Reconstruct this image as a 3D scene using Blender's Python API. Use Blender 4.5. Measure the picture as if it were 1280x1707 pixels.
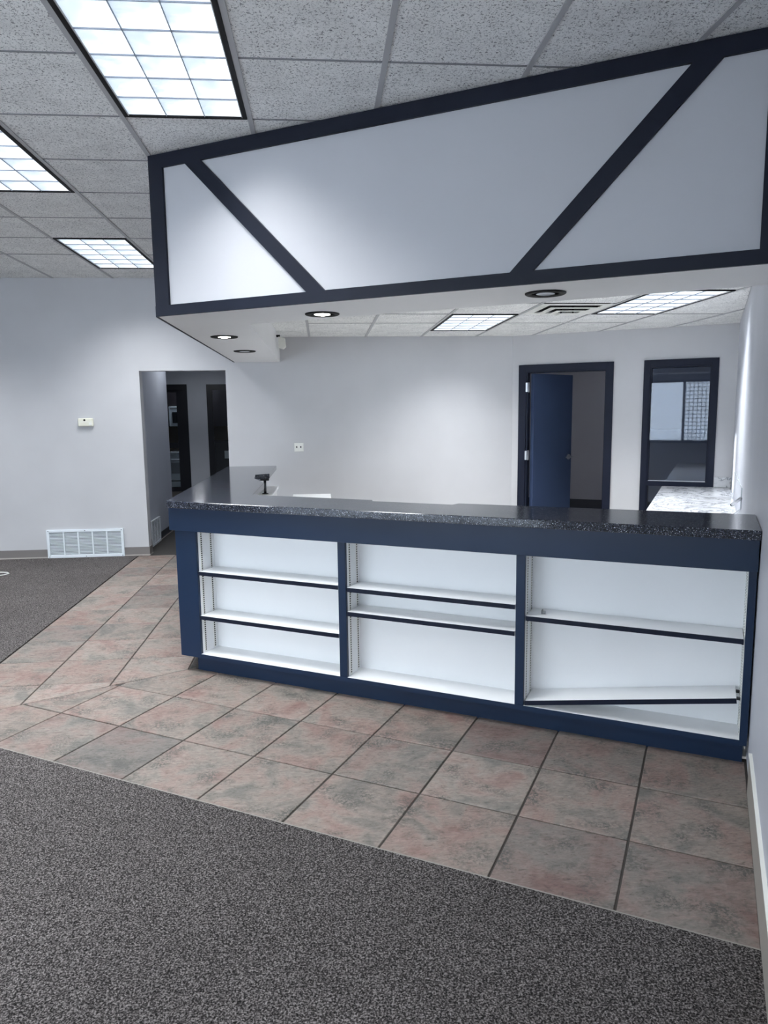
import bpy, bmesh, math, random
from mathutils import Matrix, Vector

for o in list(bpy.data.objects):
    bpy.data.objects.remove(o)
scene = bpy.context.scene
COL = scene.collection
random.seed(7)

# ------------------------------------------------------------------ camera
CAM_H = 1.527
F_PX, YAW, PITCH, ROLL = 1186.66, 0.0845135, 0.1381211, -0.0126984
cy_, sy_, cp_, sp_ = math.cos(YAW), math.sin(YAW), math.cos(PITCH), math.sin(PITCH)
fwd = Vector((sy_ * cp_, cy_ * cp_, -sp_))
rgt = Vector((cy_, -sy_, 0))
upv = rgt.cross(fwd)
r2 = rgt * math.cos(ROLL) + upv * math.sin(ROLL)
u2 = upv * math.cos(ROLL) - rgt * math.sin(ROLL)
cam_d = bpy.data.cameras.new('camera')
cam_d.sensor_fit = 'VERTICAL'
cam_d.sensor_height = 36.0
cam_d.lens = F_PX / 1707 * 36.0
cam_d.clip_start = 0.05
cam = bpy.data.objects.new('camera', cam_d)
COL.objects.link(cam)
mw = Matrix.Identity(4)
for i in range(3):
    mw[i][0], mw[i][1], mw[i][2] = r2[i], u2[i], -fwd[i]
mw[2][3] = CAM_H
cam.matrix_world = mw
scene.camera = cam

# ------------------------------------------------------------------ light
world = bpy.data.worlds.new('sky')
scene.world = world
world.use_nodes = True
wn = world.node_tree
bg = wn.nodes['Background']
bg.inputs[0].default_value = (0.92, 0.965, 1.0, 1)
bg.inputs[1].default_value = 5.2

SUN_DIR = Vector((0.94, 0.34, -0.12)).normalized()
sun_d = bpy.data.lights.new('sun', 'SUN')
sun_d.energy = 9.0
sun_d.angle = 0.009
sun_d.color = (1.0, 0.96, 0.9)
sun = bpy.data.objects.new('sun', sun_d)
COL.objects.link(sun)
sun.rotation_euler = SUN_DIR.to_track_quat('-Z', 'Y').to_euler()

LENS_STRENGTH = 0.66         # fluorescent lens brightness seen from the side
TUBE_WATTS = 20.5            # light sent down through the louvers of one fixture
CAN_STRENGTH = 30.0

vs = scene.view_settings
vs.view_transform = 'Standard'
vs.look = 'None'
vs.exposure = 0.75
vs.gamma = 1.0
vs.use_curve_mapping = False

# ------------------------------------------------------------------ frames
TH = math.radians(-29.5)
CT, ST = math.cos(TH), math.sin(TH)


def W(m, n):
    """rotated (counter) frame -> world XY"""
    return (m * CT - n * ST, m * ST + n * CT)


def lin(r, g, b):
    f = lambda c: (c / 255 / 12.92) if c / 255 <= 0.04045 else ((c / 255 + 0.055) / 1.055) ** 2.4
    return (f(r), f(g), f(b), 1.0)


# ------------------------------------------------------------------ materials
MATS = {}


def mat(name, color, rough=0.5, metal=0.0, spec=0.5, emit=None, estr=0.0):
    m = bpy.data.materials.new(name)
    m.use_nodes = True
    b = m.node_tree.nodes['Principled BSDF']
    b.inputs['Base Color'].default_value = color
    b.inputs['Roughness'].default_value = rough
    b.inputs['Metallic'].default_value = metal
    b.inputs['Specular IOR Level'].default_value = spec
    if emit:
        b.inputs['Emission Color'].default_value = emit
        b.inputs['Emission Strength'].default_value = estr
    MATS[name] = m
    return m


class NT:
    def __init__(s, m):
        s.t = m.node_tree
        s.b = s.t.nodes.get('Principled BSDF')

    def n(s, typ, **kw):
        nd = s.t.nodes.new(typ)
        for k, v in kw.items():
            if k in nd.inputs.keys():
                nd.inputs[k].default_value = v
            else:
                setattr(nd, k, v)
        return nd

    def l(s, a, b):
        s.t.links.new(a, b)

    def ramp(s, fac, stops):
        r = s.t.nodes.new('ShaderNodeValToRGB')
        el = r.color_ramp.elements
        while len(el) < len(stops):
            el.new(0.5)
        for e, (p, c) in zip(el, stops):
            e.position = p
            e.color = c
        s.l(fac, r.inputs[0])
        return r

    def mix(s, fac, a, b, blend='MIX'):
        x = s.t.nodes.new('ShaderNodeMix')
        x.data_type = 'RGBA'
        x.blend_type = blend
        for src, idx in ((fac, 0), (a, 6), (b, 7)):
            if isinstance(src, (int, float)):
                x.inputs[idx].default_value = src
            elif isinstance(src, tuple):
                x.inputs[idx].default_value = src
            else:
                s.l(src, x.inputs[idx])
        return x.outputs[2]

    def bump(s, h, strength, dist):
        b = s.n('ShaderNodeBump')
        b.inputs['Strength'].default_value = strength
        b.inputs['Distance'].default_value = dist
        s.l(h, b.inputs['Height'])
        s.l(b.outputs[0], s.b.inputs['Normal'])


def painted(name, color, rough, var=0.04, bump=0.08, spec=0.5):
    m = mat(name, color, rough, spec=spec)
    t = NT(m)
    tc = t.n('ShaderNodeTexCoord')
    nz = t.n('ShaderNodeTexNoise', Scale=1.3, Detail=3.0)
    t.l(tc.outputs['Object'], nz.inputs['Vector'])
    dark = tuple(c * (1 - var) for c in color[:3]) + (1,)
    lite = tuple(min(1, c * (1 + var)) for c in color[:3]) + (1,)
    r = t.ramp(nz.outputs[0], [(0.35, dark), (0.65, lite)])
    t.l(r.outputs[0], t.b.inputs['Base Color'])
    n2 = t.n('ShaderNodeTexNoise', Scale=220.0, Detail=2.0)
    t.l(tc.outputs['Object'], n2.inputs['Vector'])
    t.bump(n2.outputs[0], bump, 0.002)
    return m


painted('wall_paint', lin(193, 193, 196), 0.55)
painted('wall_gloss', lin(198, 201, 210), 0.5, bump=0.15)
painted('hall_paint', lin(178, 182, 192), 0.6)
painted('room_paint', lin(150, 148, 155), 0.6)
painted('navy', lin(15, 37, 64), 0.4, spec=0.35, var=0.12, bump=0.05)
painted('navy_trim', lin(21, 26, 40), 0.5, spec=0.25, var=0.1, bump=0.05)
painted('navy_door', lin(62, 76, 106), 0.4, spec=0.3, var=0.06, bump=0.05)
painted('navy_frame', lin(12, 20, 40), 0.5, spec=0.25, var=0.08, bump=0.05)
painted('shelf_white', lin(236, 237, 238), 0.35, var=0.02, bump=0.03)
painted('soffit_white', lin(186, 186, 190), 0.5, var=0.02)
mat('black', lin(8, 9, 13), 0.6, spec=0.25)
mat('dark_frame', lin(16, 18, 28), 0.4)
mat('void', lin(6, 6, 8), 0.8)
mat('chrome', lin(190, 193, 198), 0.4, metal=1.0)
mat('steel_dark', lin(70, 72, 76), 0.35, metal=0.8)
mat('white_plastic', lin(232, 232, 226), 0.4)
mat('cream_plastic', lin(226, 224, 208), 0.45)
mat('grille_white', lin(226, 232, 238), 0.4)
mat('grille_back', lin(96, 104, 112), 0.7)
mat('baseboard', lin(122, 117, 115), 0.55)
mat('baseboard_lip', lin(176, 170, 164), 0.55)
mat('baseboard_warm', lin(158, 153, 146), 0.55)
mat('baseboard_dark', lin(30, 33, 45), 0.5)
mat('tee_grey', lin(176, 176, 178), 0.45)
mat('tee_thin', lin(132, 133, 136), 0.5)
mat('grout', lin(62, 58, 55), 0.9)
mat('edge_strip', lin(140, 136, 130), 0.5)
mat('tan_wall', lin(150, 128, 96), 0.6)
mat('dark_wood', lin(30, 24, 26), 0.4)
mat('louver', lin(150, 158, 172), 0.4)
mat('reflector', lin(236, 240, 245), 0.4)
mat('cable', lin(225, 225, 222), 0.5)
mat('grey_plastic', lin(140, 142, 142), 0.5)
painted('pavement', lin(240, 242, 246), 0.8)  # outdoor ground whitened to bounce daylight up onto the ceiling
painted('vinyl_light', lin(200, 198, 195), 0.5)  # unseen floor made pale to brighten the soffit and lower ceiling
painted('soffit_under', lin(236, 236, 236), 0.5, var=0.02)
mat('rug_dark', lin(52, 50, 49), 0.95)
mat('appliance', lin(225, 230, 232), 0.35)
mat('lamp_on', (1, 1, 1, 1), 0.5, emit=(1.0, 0.95, 0.86, 1), estr=CAN_STRENGTH)
mat('hall_lamp', (1, 1, 1, 1), 0.5, emit=(0.92, 0.96, 1.0, 1), estr=48.0)
mat('lamp_off', lin(205, 208, 214), 0.25)
mat('acrylic_edge', lin(190, 200, 205), 0.2)


def m_lens():
    m = mat('lens', (0.9, 0.95, 1, 1), 0.4)
    t = NT(m)
    tc = t.n('ShaderNodeTexCoord')
    mp = t.n('ShaderNodeMapping')
    mp.inputs['Scale'].default_value = (1.0, 1.0, 1.0)
    t.l(tc.outputs['Object'], mp.inputs[0])
    sx = t.n('ShaderNodeSeparateXYZ')
    t.l(mp.outputs[0], sx.inputs[0])

    def cell(sock, size, off):
        ad = t.n('ShaderNodeMath', operation='MULTIPLY_ADD')
        ad.inputs[1].default_value = 1 / size
        ad.inputs[2].default_value = off
        t.l(sock, ad.inputs[0])
        fr_ = t.n('ShaderNodeMath', operation='FRACT')
        t.l(ad.outputs[0], fr_.inputs[0])
        pp = t.n('ShaderNodeMath', operation='PINGPONG')
        pp.inputs[1].default_value = 0.5
        t.l(fr_.outputs[0], pp.inputs[0])
        return fr_.outputs[0], pp.outputs[0]
    fx, px_ = cell(sx.outputs[0], 0.1805, 10.5)
    fy, py_ = cell(sx.outputs[1], 0.1952, 10.0)
    wv = t.n('ShaderNodeMath', operation='ADD')      # each cell: paler, bluer towards one corner
    t.l(fx, wv.inputs[0])
    t.l(fy, wv.inputs[1])
    hv = t.n('ShaderNodeMath', operation='MULTIPLY')
    hv.inputs[1].default_value = 0.5
    t.l(wv.outputs[0], hv.inputs[0])
    wv = hv
    nz = t.n('ShaderNodeTexNoise', Scale=14.0, Detail=2.0)
    t.l(mp.outputs[0], nz.inputs['Vector'])
    mx = t.mix(0.55, wv.outputs[0], nz.outputs[0])
    col = t.ramp(mx, [(0.34, (0.70, 0.86, 1.0, 1)), (0.64, (0.93, 0.97, 1.0, 1))])
    st = t.ramp(mx, [(0.36, (0.62, 0.62, 0.62, 1)), (0.62, (1, 1, 1, 1))])
    ml = t.n('ShaderNodeMath', operation='MULTIPLY')
    t.l(st.outputs[0], ml.inputs[0])
    ml.inputs[1].default_value = LENS_STRENGTH
    t.l(col.outputs[0], t.b.inputs['Emission Color'])
    t.l(ml.outputs[0], t.b.inputs['Emission Strength'])


m_lens()


def m_ceiling_tile():
    m = mat('ceiling_tile', lin(205, 205, 204), 0.9)
    t = NT(m)
    tc = t.n('ShaderNodeTexCoord')
    oi = t.n('ShaderNodeObjectInfo')
    add = t.n('ShaderNodeVectorMath', operation='ADD')
    sc = t.n('ShaderNodeVectorMath', operation='SCALE')
    sc.inputs[3].default_value = 37.0
    cmb = t.n('ShaderNodeCombineXYZ')
    for i in range(3):
        t.l(oi.outputs['Random'], cmb.inputs[i])
    t.l(cmb.outputs[0], sc.inputs[0])
    t.l(tc.outputs['Object'], add.inputs[0])
    t.l(sc.outputs[0], add.inputs[1])
    n1 = t.n('ShaderNodeTexNoise', Scale=115.0, Detail=3.0, Roughness=0.65, Distortion=1.0)
    t.l(add.outputs[0], n1.inputs['Vector'])
    n2 = t.n('ShaderNodeTexNoise', Scale=7.0, Detail=2.0)
    t.l(add.outputs[0], n2.inputs['Vector'])
    f = t.ramp(n1.outputs[0], [(0.36, lin(124, 125, 126)), (0.46, lin(244, 244, 242))])
    g = t.ramp(n2.outputs[0], [(0.3, (0.9, 0.9, 0.9, 1)), (0.7, (1.04, 1.04, 1.04, 1))])
    c = t.mix(1.0, f.outputs[0], g.outputs[0], 'MULTIPLY')
    t.l(c, t.b.inputs['Base Color'])
    t.bump(f.outputs[0], 0.5, 0.003)


m_ceiling_tile()


def m_floor_tile():
    m = mat('floor_tile', lin(140, 128, 120), 0.5)
    t = NT(m)
    tc = t.n('ShaderNodeTexCoord')
    oi = t.n('ShaderNodeObjectInfo')
    cmb = t.n('ShaderNodeCombineXYZ')
    for i in range(3):
        t.l(oi.outputs['Random'], cmb.inputs[i])
    sc = t.n('ShaderNodeVectorMath', operation='SCALE')
    sc.inputs[3].default_value = 53.0
    t.l(cmb.outputs[0], sc.inputs[0])
    add = t.n('ShaderNodeVectorMath', operation='ADD')
    t.l(tc.outputs['Object'], add.inputs[0])
    t.l(sc.outputs[0], add.inputs[1])
    V = add.outputs[0]
    # broad clouds: pink <-> grey
    n1 = t.n('ShaderNodeTexNoise', Scale=4.5, Detail=5.0, Roughness=0.6, Distortion=0.6)
    t.l(V, n1.inputs['Vector'])
    c1 = t.ramp(n1.outputs[0], [(0.33, lin(101, 99, 95)), (0.45, lin(128, 121, 115)), (0.56, lin(132, 117, 111)), (0.68, lin(118, 96, 91))])
    # per tile tone
    tone = t.ramp(oi.outputs['Random'], [(0.0, (0.68, 0.68, 0.69, 1)), (0.3, (0.95, 0.94, 0.92, 1)), (0.6, (0.97, 0.91, 0.88, 1)), (1.0, (1.14, 1.12, 1.1, 1))])
    c2 = t.mix(1.0, c1.outputs[0], tone.outputs[0], 'MULTIPLY')
    # fine dark pitting / streaks
    mp = t.n('ShaderNodeMapping')
    mp.inputs['Scale'].default_value = (1.0, 2.4, 1.0)
    mp.inputs['Rotation'].default_value = (0, 0, 0.5)
    t.l(V, mp.inputs[0])
    n2 = t.n('ShaderNodeTexNoise', Scale=30.0, Detail=9.0, Roughness=0.78, Distortion=0.8)
    t.l(mp.outputs[0], n2.inputs['Vector'])
    pit = t.ramp(n2.outputs[0], [(0.34, (0.36, 0.36, 0.36, 1)), (0.44, (0.86, 0.86, 0.86, 1)), (0.56, (1.06, 1.06, 1.06, 1)), (0.68, (1.3, 1.3, 1.3, 1))])
    c3 = t.mix(1.0, c2, pit.outputs[0], 'MULTIPLY')
    # mottled dark green-grey blotches
    n3 = t.n('ShaderNodeTexNoise', Scale=7.0, Detail=4.0)
    t.l(V, n3.inputs['Vector'])
    blot = t.ramp(n3.outputs[0], [(0.50, (0, 0, 0, 1)), (0.66, (1, 1, 1, 1))])
    n4 = t.n('ShaderNodeTexNoise', Scale=90.0, Detail=4.0, Roughness=0.7)
    t.l(V, n4.inputs['Vector'])
    sp = t.ramp(n4.outputs[0], [(0.45, (1, 1, 1, 1)), (0.55, (0, 0, 0, 1))])
    msk = t.n('ShaderNodeMath', operation='MULTIPLY')
    t.l(blot.outputs[0], msk.inputs[0])
    t.l(sp.outputs[0], msk.inputs[1])
    c4 = t.mix(msk.outputs[0], c3, lin(74, 73, 69))
    t.l(c4, t.b.inputs['Base Color'])
    rr = t.ramp(n2.outputs[0], [(0.3, (0.62, 0.62, 0.62, 1)), (0.7, (0.4, 0.4, 0.4, 1))])
    t.l(rr.outputs[0], t.b.inputs['Roughness'])
    t.bump(n2.outputs[0], 0.5, 0.004)


m_floor_tile()


def m_carpet():
    m = mat('carpet', lin(70, 68, 70), 0.97, spec=0.1)
    t = NT(m)
    tc = t.n('ShaderNodeTexCoord')
    n1 = t.n('ShaderNodeTexNoise', Scale=185.0, Detail=4.0, Roughness=0.8)
    t.l(tc.outputs['Object'], n1.inputs['Vector'])
    v = t.n('ShaderNodeTexVoronoi', Scale=190.0)
    t.l(tc.outputs['Object'], v.inputs['Vector'])
    c1 = t.ramp(n1.outputs[0], [(0.40, lin(22, 21, 21)), (0.5, lin(78, 74, 74)), (0.59, lin(156, 150, 149))])
    vr = t.ramp(v.outputs['Distance'], [(0.0, (1.25, 1.25, 1.25, 1)), (0.75, (0.62, 0.62, 0.62, 1))])
    c2 = t.mix(1.0, c1.outputs[0], vr.outputs[0], 'MULTIPLY')
    n2 = t.n('ShaderNodeTexNoise', Scale=1.2, Detail=3.0)
    t.l(tc.outputs['Object'], n2.inputs['Vector'])
    g = t.ramp(n2.outputs[0], [(0.3, (0.88, 0.88, 0.88, 1)), (0.7, (1.1, 1.1, 1.1, 1))])
    c3 = t.mix(1.0, c2, g.outputs[0], 'MULTIPLY')
    t.l(c3, t.b.inputs['Base Color'])
    t.bump(n1.outputs[0], 1.0, 0.006)


m_carpet()


def m_quartz():
    m = mat('quartz', lin(40, 44, 56), 0.12)
    t = NT(m)
    tc = t.n('ShaderNodeTexCoord')
    v = t.n('ShaderNodeTexVoronoi', Scale=420.0)
    t.l(tc.outputs['Object'], v.inputs['Vector'])
    sep = t.n('ShaderNodeSeparateColor')
    t.l(v.outputs['Color'], sep.inputs[0])
    c = t.ramp(sep.outputs[0], [(0.0, lin(20, 23, 32)), (0.55, lin(44, 48, 60)), (0.84, lin(74, 80, 94)), (0.94, lin(128, 134, 148)), (0.985, lin(210, 214, 222))])
    c.color_ramp.interpolation = 'CONSTANT'
    t.l(c.outputs[0], t.b.inputs['Base Color'])


m_quartz()


def m_marble():
    m = mat('marble', lin(232, 232, 234), 0.22)
    t = NT(m)
    tc = t.n('ShaderNodeTexCoord')
    n = t.n('ShaderNodeTexNoise', Scale=3.5, Detail=8.0, Roughness=0.65, Distortion=1.8)
    t.l(tc.outputs['Object'], n.inputs['Vector'])
    c = t.ramp(n.outputs[0], [(0.40, lin(206, 208, 212)), (0.47, lin(190, 192, 197)), (0.5, lin(112, 115, 122)), (0.53, lin(194, 196, 200)), (0.7, lin(208, 209, 213))])
    t.l(c.outputs[0], t.b.inputs['Base Color'])


m_marble()


def m_glass(name, tint, ior):
    m = bpy.data.materials.new(name)
    m.use_nodes = True
    t = m.node_tree
    t.nodes.remove(t.nodes['Principled BSDF'])
    out = t.nodes['Material Output']
    tr = t.nodes.new('ShaderNodeBsdfTransparent')
    tr.inputs[0].default_value = tint
    gl = t.nodes.new('ShaderNodeBsdfGlossy')
    gl.inputs['Roughness'].default_value = 0.02
    fr = t.nodes.new('ShaderNodeFresnel')
    fr.inputs[0].default_value = ior
    mx = t.nodes.new('ShaderNodeMixShader')
    t.links.new(fr.outputs[0], mx.inputs[0])
    t.links.new(tr.outputs[0], mx.inputs[1])
    t.links.new(gl.outputs[0], mx.inputs[2])
    t.links.new(mx.outputs[0], out.inputs[0])
    MATS[name] = m


m_glass('glass_office', (0.6, 0.67, 0.78, 1), 1.6)
m_glass('glass_clear', (0.86, 0.9, 0.94, 1), 1.5)


# ------------------------------------------------------------------ mesh helpers
class MB:
    def __init__(s):
        s.v, s.f, s.mi = [], [], []

    def add(s, vs_, fs, k=0):
        o = len(s.v)
        s.v += [tuple(v) for v in vs_]
        s.f += [tuple(i + o for i in f) for f in fs]
        s.mi += [k] * len(fs)
        return s

    def box(s, x0, x1, y0, y1, z0, z1, k=0):
        return s.prism([(x0, y0), (x1, y0), (x1, y1), (x0, y1)], z0, z1, k)

    def prism(s, poly, z0, z1, k=0):
        n = len(poly)
        a = sum(poly[i][0] * poly[(i + 1) % n][1] - poly[(i + 1) % n][0] * poly[i][1] for i in range(n))
        if a < 0:
            poly = poly[::-1]
        vs_ = [(x, y, z0) for x, y in poly] + [(x, y, z1) for x, y in poly]
        fs = [tuple(range(n - 1, -1, -1)), tuple(range(n, 2 * n))]
        fs += [(i, (i + 1) % n, n + (i + 1) % n, n + i) for i in range(n)]
        return s.add(vs_, fs, k)

    def prism_y(s, poly, y0, y1, k=0):
        """polygon in (x,z), extruded along y"""
        n = len(poly)
        a = sum(poly[i][0] * poly[(i + 1) % n][1] - poly[(i + 1) % n][0] * poly[i][1] for i in range(n))
        if a < 0:
            poly = poly[::-1]
        vs_ = [(x, y0, z) for x, z in poly] + [(x, y1, z) for x, z in poly]
        fs = [tuple(range(n)), tuple(range(2 * n - 1, n - 1, -1))]
        fs += [(n + i, n + (i + 1) % n, (i + 1) % n, i) for i in range(n)]
        return s.add(vs_, fs, k)

    def lathe(s, prof, seg=24, c=(0, 0, 0), axis='z', k=0):
        o = []
        for r, z in prof:
            for j in range(seg):
                a = 2 * math.pi * j / seg
                p = (r * math.cos(a), r * math.sin(a), z)
                if axis == 'y':
                    p = (p[0], p[2], p[1])
                elif axis == 'x':
                    p = (p[2], p[0], p[1])
                o.append((p[0] + c[0], p[1] + c[1], p[2] + c[2]))
        fs = []
        for i in range(len(prof) - 1):
            for j in range(seg):
                fs.append((i * seg + j, i * seg + (j + 1) % seg, (i + 1) * seg + (j + 1) % seg, (i + 1) * seg + j))
        if prof[0][0] > 1e-6:
            fs.append(tuple(range(seg - 1, -1, -1)))
        if prof[-1][0] > 1e-6:
            b = (len(prof) - 1) * seg
            fs.append(tuple(range(b, b + seg)))
        return s.add(o, fs, k)

    def tube(s, pts, r, seg=8, k=0):
        pts = [Vector(p) for p in pts]
        o, fs = [], []
        for i, p in enumerate(pts):
            d = (pts[min(i + 1, len(pts) - 1)] - pts[max(i - 1, 0)]).normalized()
            a = d.orthogonal().normalized() if abs(d.z) > 0.9 else d.cross(Vector((0, 0, 1))).normalized()
            b = d.cross(a)
            for j in range(seg):
                t_ = 2 * math.pi * j / seg
                o.append(p + (a * math.cos(t_) + b * math.sin(t_)) * r)
        for i in range(len(pts) - 1):
            for j in range(seg):
                fs.append((i * seg + j, i * seg + (j + 1) % seg, (i + 1) * seg + (j + 1) % seg, (i + 1) * seg + j))
        fs.append(tuple(range(seg - 1, -1, -1)))
        fs.append(tuple(range((len(pts) - 1) * seg, len(pts) * seg)))
        return s.add(o, fs, k)

    def mesh(s, name, mats, bevel=0.0, off=(0, 0, 0), smooth=False):
        me = bpy.data.meshes.new(name)
        me.from_pydata([(x - off[0], y - off[1], z - off[2]) for x, y, z in s.v], [], s.f)
        for m_ in (mats if isinstance(mats, (list, tuple)) else [mats]):
            me.materials.append(MATS[m_])
        for p, k in zip(me.polygons, s.mi):
            p.material_index = k
            p.use_smooth = smooth
        bm = bmesh.new()
        bm.from_mesh(me)
        bmesh.ops.remove_doubles(bm, verts=bm.verts, dist=1e-6)
        bmesh.ops.recalc_face_normals(bm, faces=bm.faces)
        if bevel:
            es = [e for e in bm.edges if len(e.link_faces) == 2 and e.calc_face_angle(0) > 0.5]
            bmesh.ops.bevel(bm, geom=es, offset=bevel, segments=1, affect='EDGES')
        bm.to_mesh(me)
        bm.free()
        return me


def link(name, me, root=None):
    o = bpy.data.objects.new(name, me)
    COL.objects.link(o)
    if root is not None:
        o.parent = root
    return o


def tag(o, label=None, cat=None, group=None, kind=None):
    if label:
        o['label'] = label
    if cat:
        o['category'] = cat
    if group:
        o['group'] = group
    if kind:
        o['kind'] = kind
    return o


BASE = {}


def thing(name, label, cat, base, rot=False, group=None, kind=None):
    """Empty at the thing's base. base and all of its parts are given in the same frame:
    world XY, or the rotated counter frame (m, n) when rot is set."""
    o = bpy.data.objects.new(name, None)
    COL.objects.link(o)
    o.empty_display_size = 0.1
    x, y = W(base[0], base[1]) if rot else base[:2]
    o.location = (x, y, base[2])
    o.rotation_euler = (0, 0, TH if rot else 0)
    BASE[o.name] = base
    return tag(o, label, cat, group, kind)


def part(name, mb, mats, root, bevel=0.0, smooth=False, at=None):
    """mb in the frame of the thing, absolute numbers. 'at' puts the origin there."""
    b = BASE[root.name]
    at = at or b
    o = link(name, mb.mesh(name, mats, bevel, at, smooth), root)
    o.location = (at[0] - b[0], at[1] - b[1], at[2] - b[2])
    BASE[o.name] = at
    return o


def sub(name, mb, mats, par, bevel=0.0, smooth=False):
    return part(name, mb, mats, par, bevel, smooth)


def struct(name, mb, mats, base=(0, 0, 0), rot=False, bevel=0.0, label=None):
    o = link(name, mb.mesh(name, mats, bevel, base))
    x, y = W(base[0], base[1]) if rot else base[:2]
    o.location = (x, y, base[2])
    o.rotation_euler = (0, 0, TH if rot else 0)
    BASE[o.name] = base
    tag(o, label, None, None, 'structure')
    return o


def clip(poly, a, b, c):
    """keep a*x + b*y <= c"""
    out = []
    for i in range(len(poly)):
        p, q = poly[i], poly[(i + 1) % len(poly)]
        dp, dq = a * p[0] + b * p[1] - c, a * q[0] + b * q[1] - c
        if dp <= 0:
            out.append(p)
        if (dp < 0) != (dq < 0) and abs(dp - dq) > 1e-12:
            t_ = dp / (dp - dq)
            out.append((p[0] + (q[0] - p[0]) * t_, p[1] + (q[1] - p[1]) * t_))
    return out


def clip_convex(poly, cv):
    n = len(cv)
    ar = sum(cv[i][0] * cv[(i + 1) % n][1] - cv[(i + 1) % n][0] * cv[i][1] for i in range(n))
    if ar < 0:
        cv = cv[::-1]
    for i in range(n):
        p, q = cv[i], cv[(i + 1) % n]
        a, b = (q[1] - p[1]), -(q[0] - p[0])
        poly = clip(poly, a, b, a * p[0] + b * p[1])
        if len(poly) < 3:
            return []
    return poly


def area(poly):
    return abs(sum(poly[i][0] * poly[(i + 1) % len(poly)][1] - poly[(i + 1) % len(poly)][0] * poly[i][1] for i in range(len(poly)))) / 2


def inset(poly, d):
    n = len(poly)
    a = sum(poly[i][0] * poly[(i + 1) % n][1] - poly[(i + 1) % n][0] * poly[i][1] for i in range(n))
    if a < 0:
        poly = poly[::-1]
    out = list(poly)
    for i in range(n):
        p, q = poly[i], poly[(i + 1) % n]
        L = math.hypot(q[0] - p[0], q[1] - p[1])
        if L < 1e-9:
            continue
        a, b = (q[1] - p[1]) / L, -(q[0] - p[0]) / L
        out = clip(out, a, b, a * p[0] + b * p[1] - d)
        if len(out) < 3:
            return []
    # drop doubled points
    res = []
    for p in out:
        if not res or math.hypot(p[0] - res[-1][0], p[1] - res[-1][1]) > 1e-5:
            res.append(p)
    return res


# ------------------------------------------------------------------ key dimensions
CEIL = 2.958
LOW = 2.35           # lower ceiling over the counter area
YW = 7.93            # back wall
NA = 7.95            # angled office wall
MR = 0.205           # right wall
NREAR = -2.2
XL = -6.5
SOFB = 2.09          # soffit underside
yl = (NREAR - (-ST) * XL) / CT      # left wall meets the rear wall
ROOM = [(XL, yl), W(MR, NREAR), W(MR, NA), W(-2.05, NA), (XL, YW)]

# ------------------------------------------------------------------ floor
f = MB()
f.prism([(XL - .1, YW), (-2.055, YW), (-2.055, -1.48), (XL - .1, 1.09)], -0.05, 0.004)
p21 = W(MR + .1, 2.10)
f.prism([(-2.055, -1.48), (-2.055, 3.576), p21, W(MR + .1, NREAR - .1)], -0.05, 0.004)
f2 = MB()
f2.prism([(-0.76, 4.3), W(-2.7, 3.36), W(MR + .1, 3.36), W(MR + .1, 11), W(-3.2, 11), (-0.76, 7.93)], -0.05, 0.0)
floor = struct('floor', f, 'carpet')
struct('floor_counter', f2, 'vinyl_light')

hall_f = MB()
hall_f.box(-4.3, -0.8, 7.93, 16.2, -0.05, 0.002)
struct('floor_hall', hall_f, 'rug_dark')

gr = MB()
gr.prism([(-2.055, 3.576), p21, W(MR + .1, 3.35), (-0.76, 4.20), (-0.76, 7.93), (-2.055, 7.93)], -0.045, -0.005)
part('grout_bed', gr, 'grout', floor)

TP = 0.402
TILE_N = [0]


def tile_from_poly(poly):
    pl = inset(poly, 0.0038)
    if len(pl) < 3 or area(pl) < 0.0006:
        return
    cx = sum(p[0] for p in pl) / len(pl)
    cyy = sum(p[1] for p in pl) / len(pl)
    top = inset(pl, 0.0022)
    loc = [(p[0] - cx, p[1] - cyy) for p in pl]
    mb = MB()
    if len(top) == len(pl):
        n = len(pl)
        lt = [(p[0] - cx, p[1] - cyy) for p in top]
        # align ring start
        k0 = min(range(n), key=lambda k: (lt[k][0] - loc[0][0]) ** 2 + (lt[k][1] - loc[0][1]) ** 2)
        lt = lt[k0:] + lt[:k0]
        a = sum(loc[i][0] * loc[(i + 1) % n][1] - loc[(i + 1) % n][0] * loc[i][1] for i in range(n))
        if a < 0:
            loc, lt = loc[::-1], [lt[0]] + lt[:0:-1]
        vs_ = [(x, y, -0.012) for x, y in loc] + [(x, y, -0.0022) for x, y in loc] + [(x, y, 0) for x, y in lt]
        fs = [tuple(range(2 * n, 3 * n))]
        for i in range(n):
            j = (i + 1) % n
            fs += [(i, j, n + j, n + i), (n + i, n + j, 2 * n + j, 2 * n + i)]
        mb.add(vs_, fs)
    else:
        mb.prism(loc, -0.012, 0)
    o = link('floor_tile', mb.mesh('floor_tile', 'floor_tile'), floor)
    o.location = (cx, cyy, random.uniform(-0.0006, 0.0006))
    TILE_N[0] += 1


mit_a, mit_b = (-0.85, 4.24), (-2.055, 3.576)
md = (mit_a[0] - mit_b[0], mit_a[1] - mit_b[1])
# half plane below mitre:  normal (-md.y, md.x) points up-left
ma, mb_, mc = -md[1], md[0], -md[1] * mit_b[0] + md[0] * mit_b[1]
# front run (rows parallel to the counter)
for r in range(3):
    n0 = 2.10 + r * TP + 0.004
    for k in range(12):
        m1 = MR - 0.006 - k * TP
        m0 = m1 - TP
        n1 = min(n0 + TP, 3.33)
        poly = [W(m0, n0), W(m1, n0), W(m1, n1), W(m0, n1)]
        poly = clip(poly, ma, mb_, mc)
        poly = clip(poly, -1, 0, 2.052)
        if len(poly) >= 3:
            tile_from_poly(poly)
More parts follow.
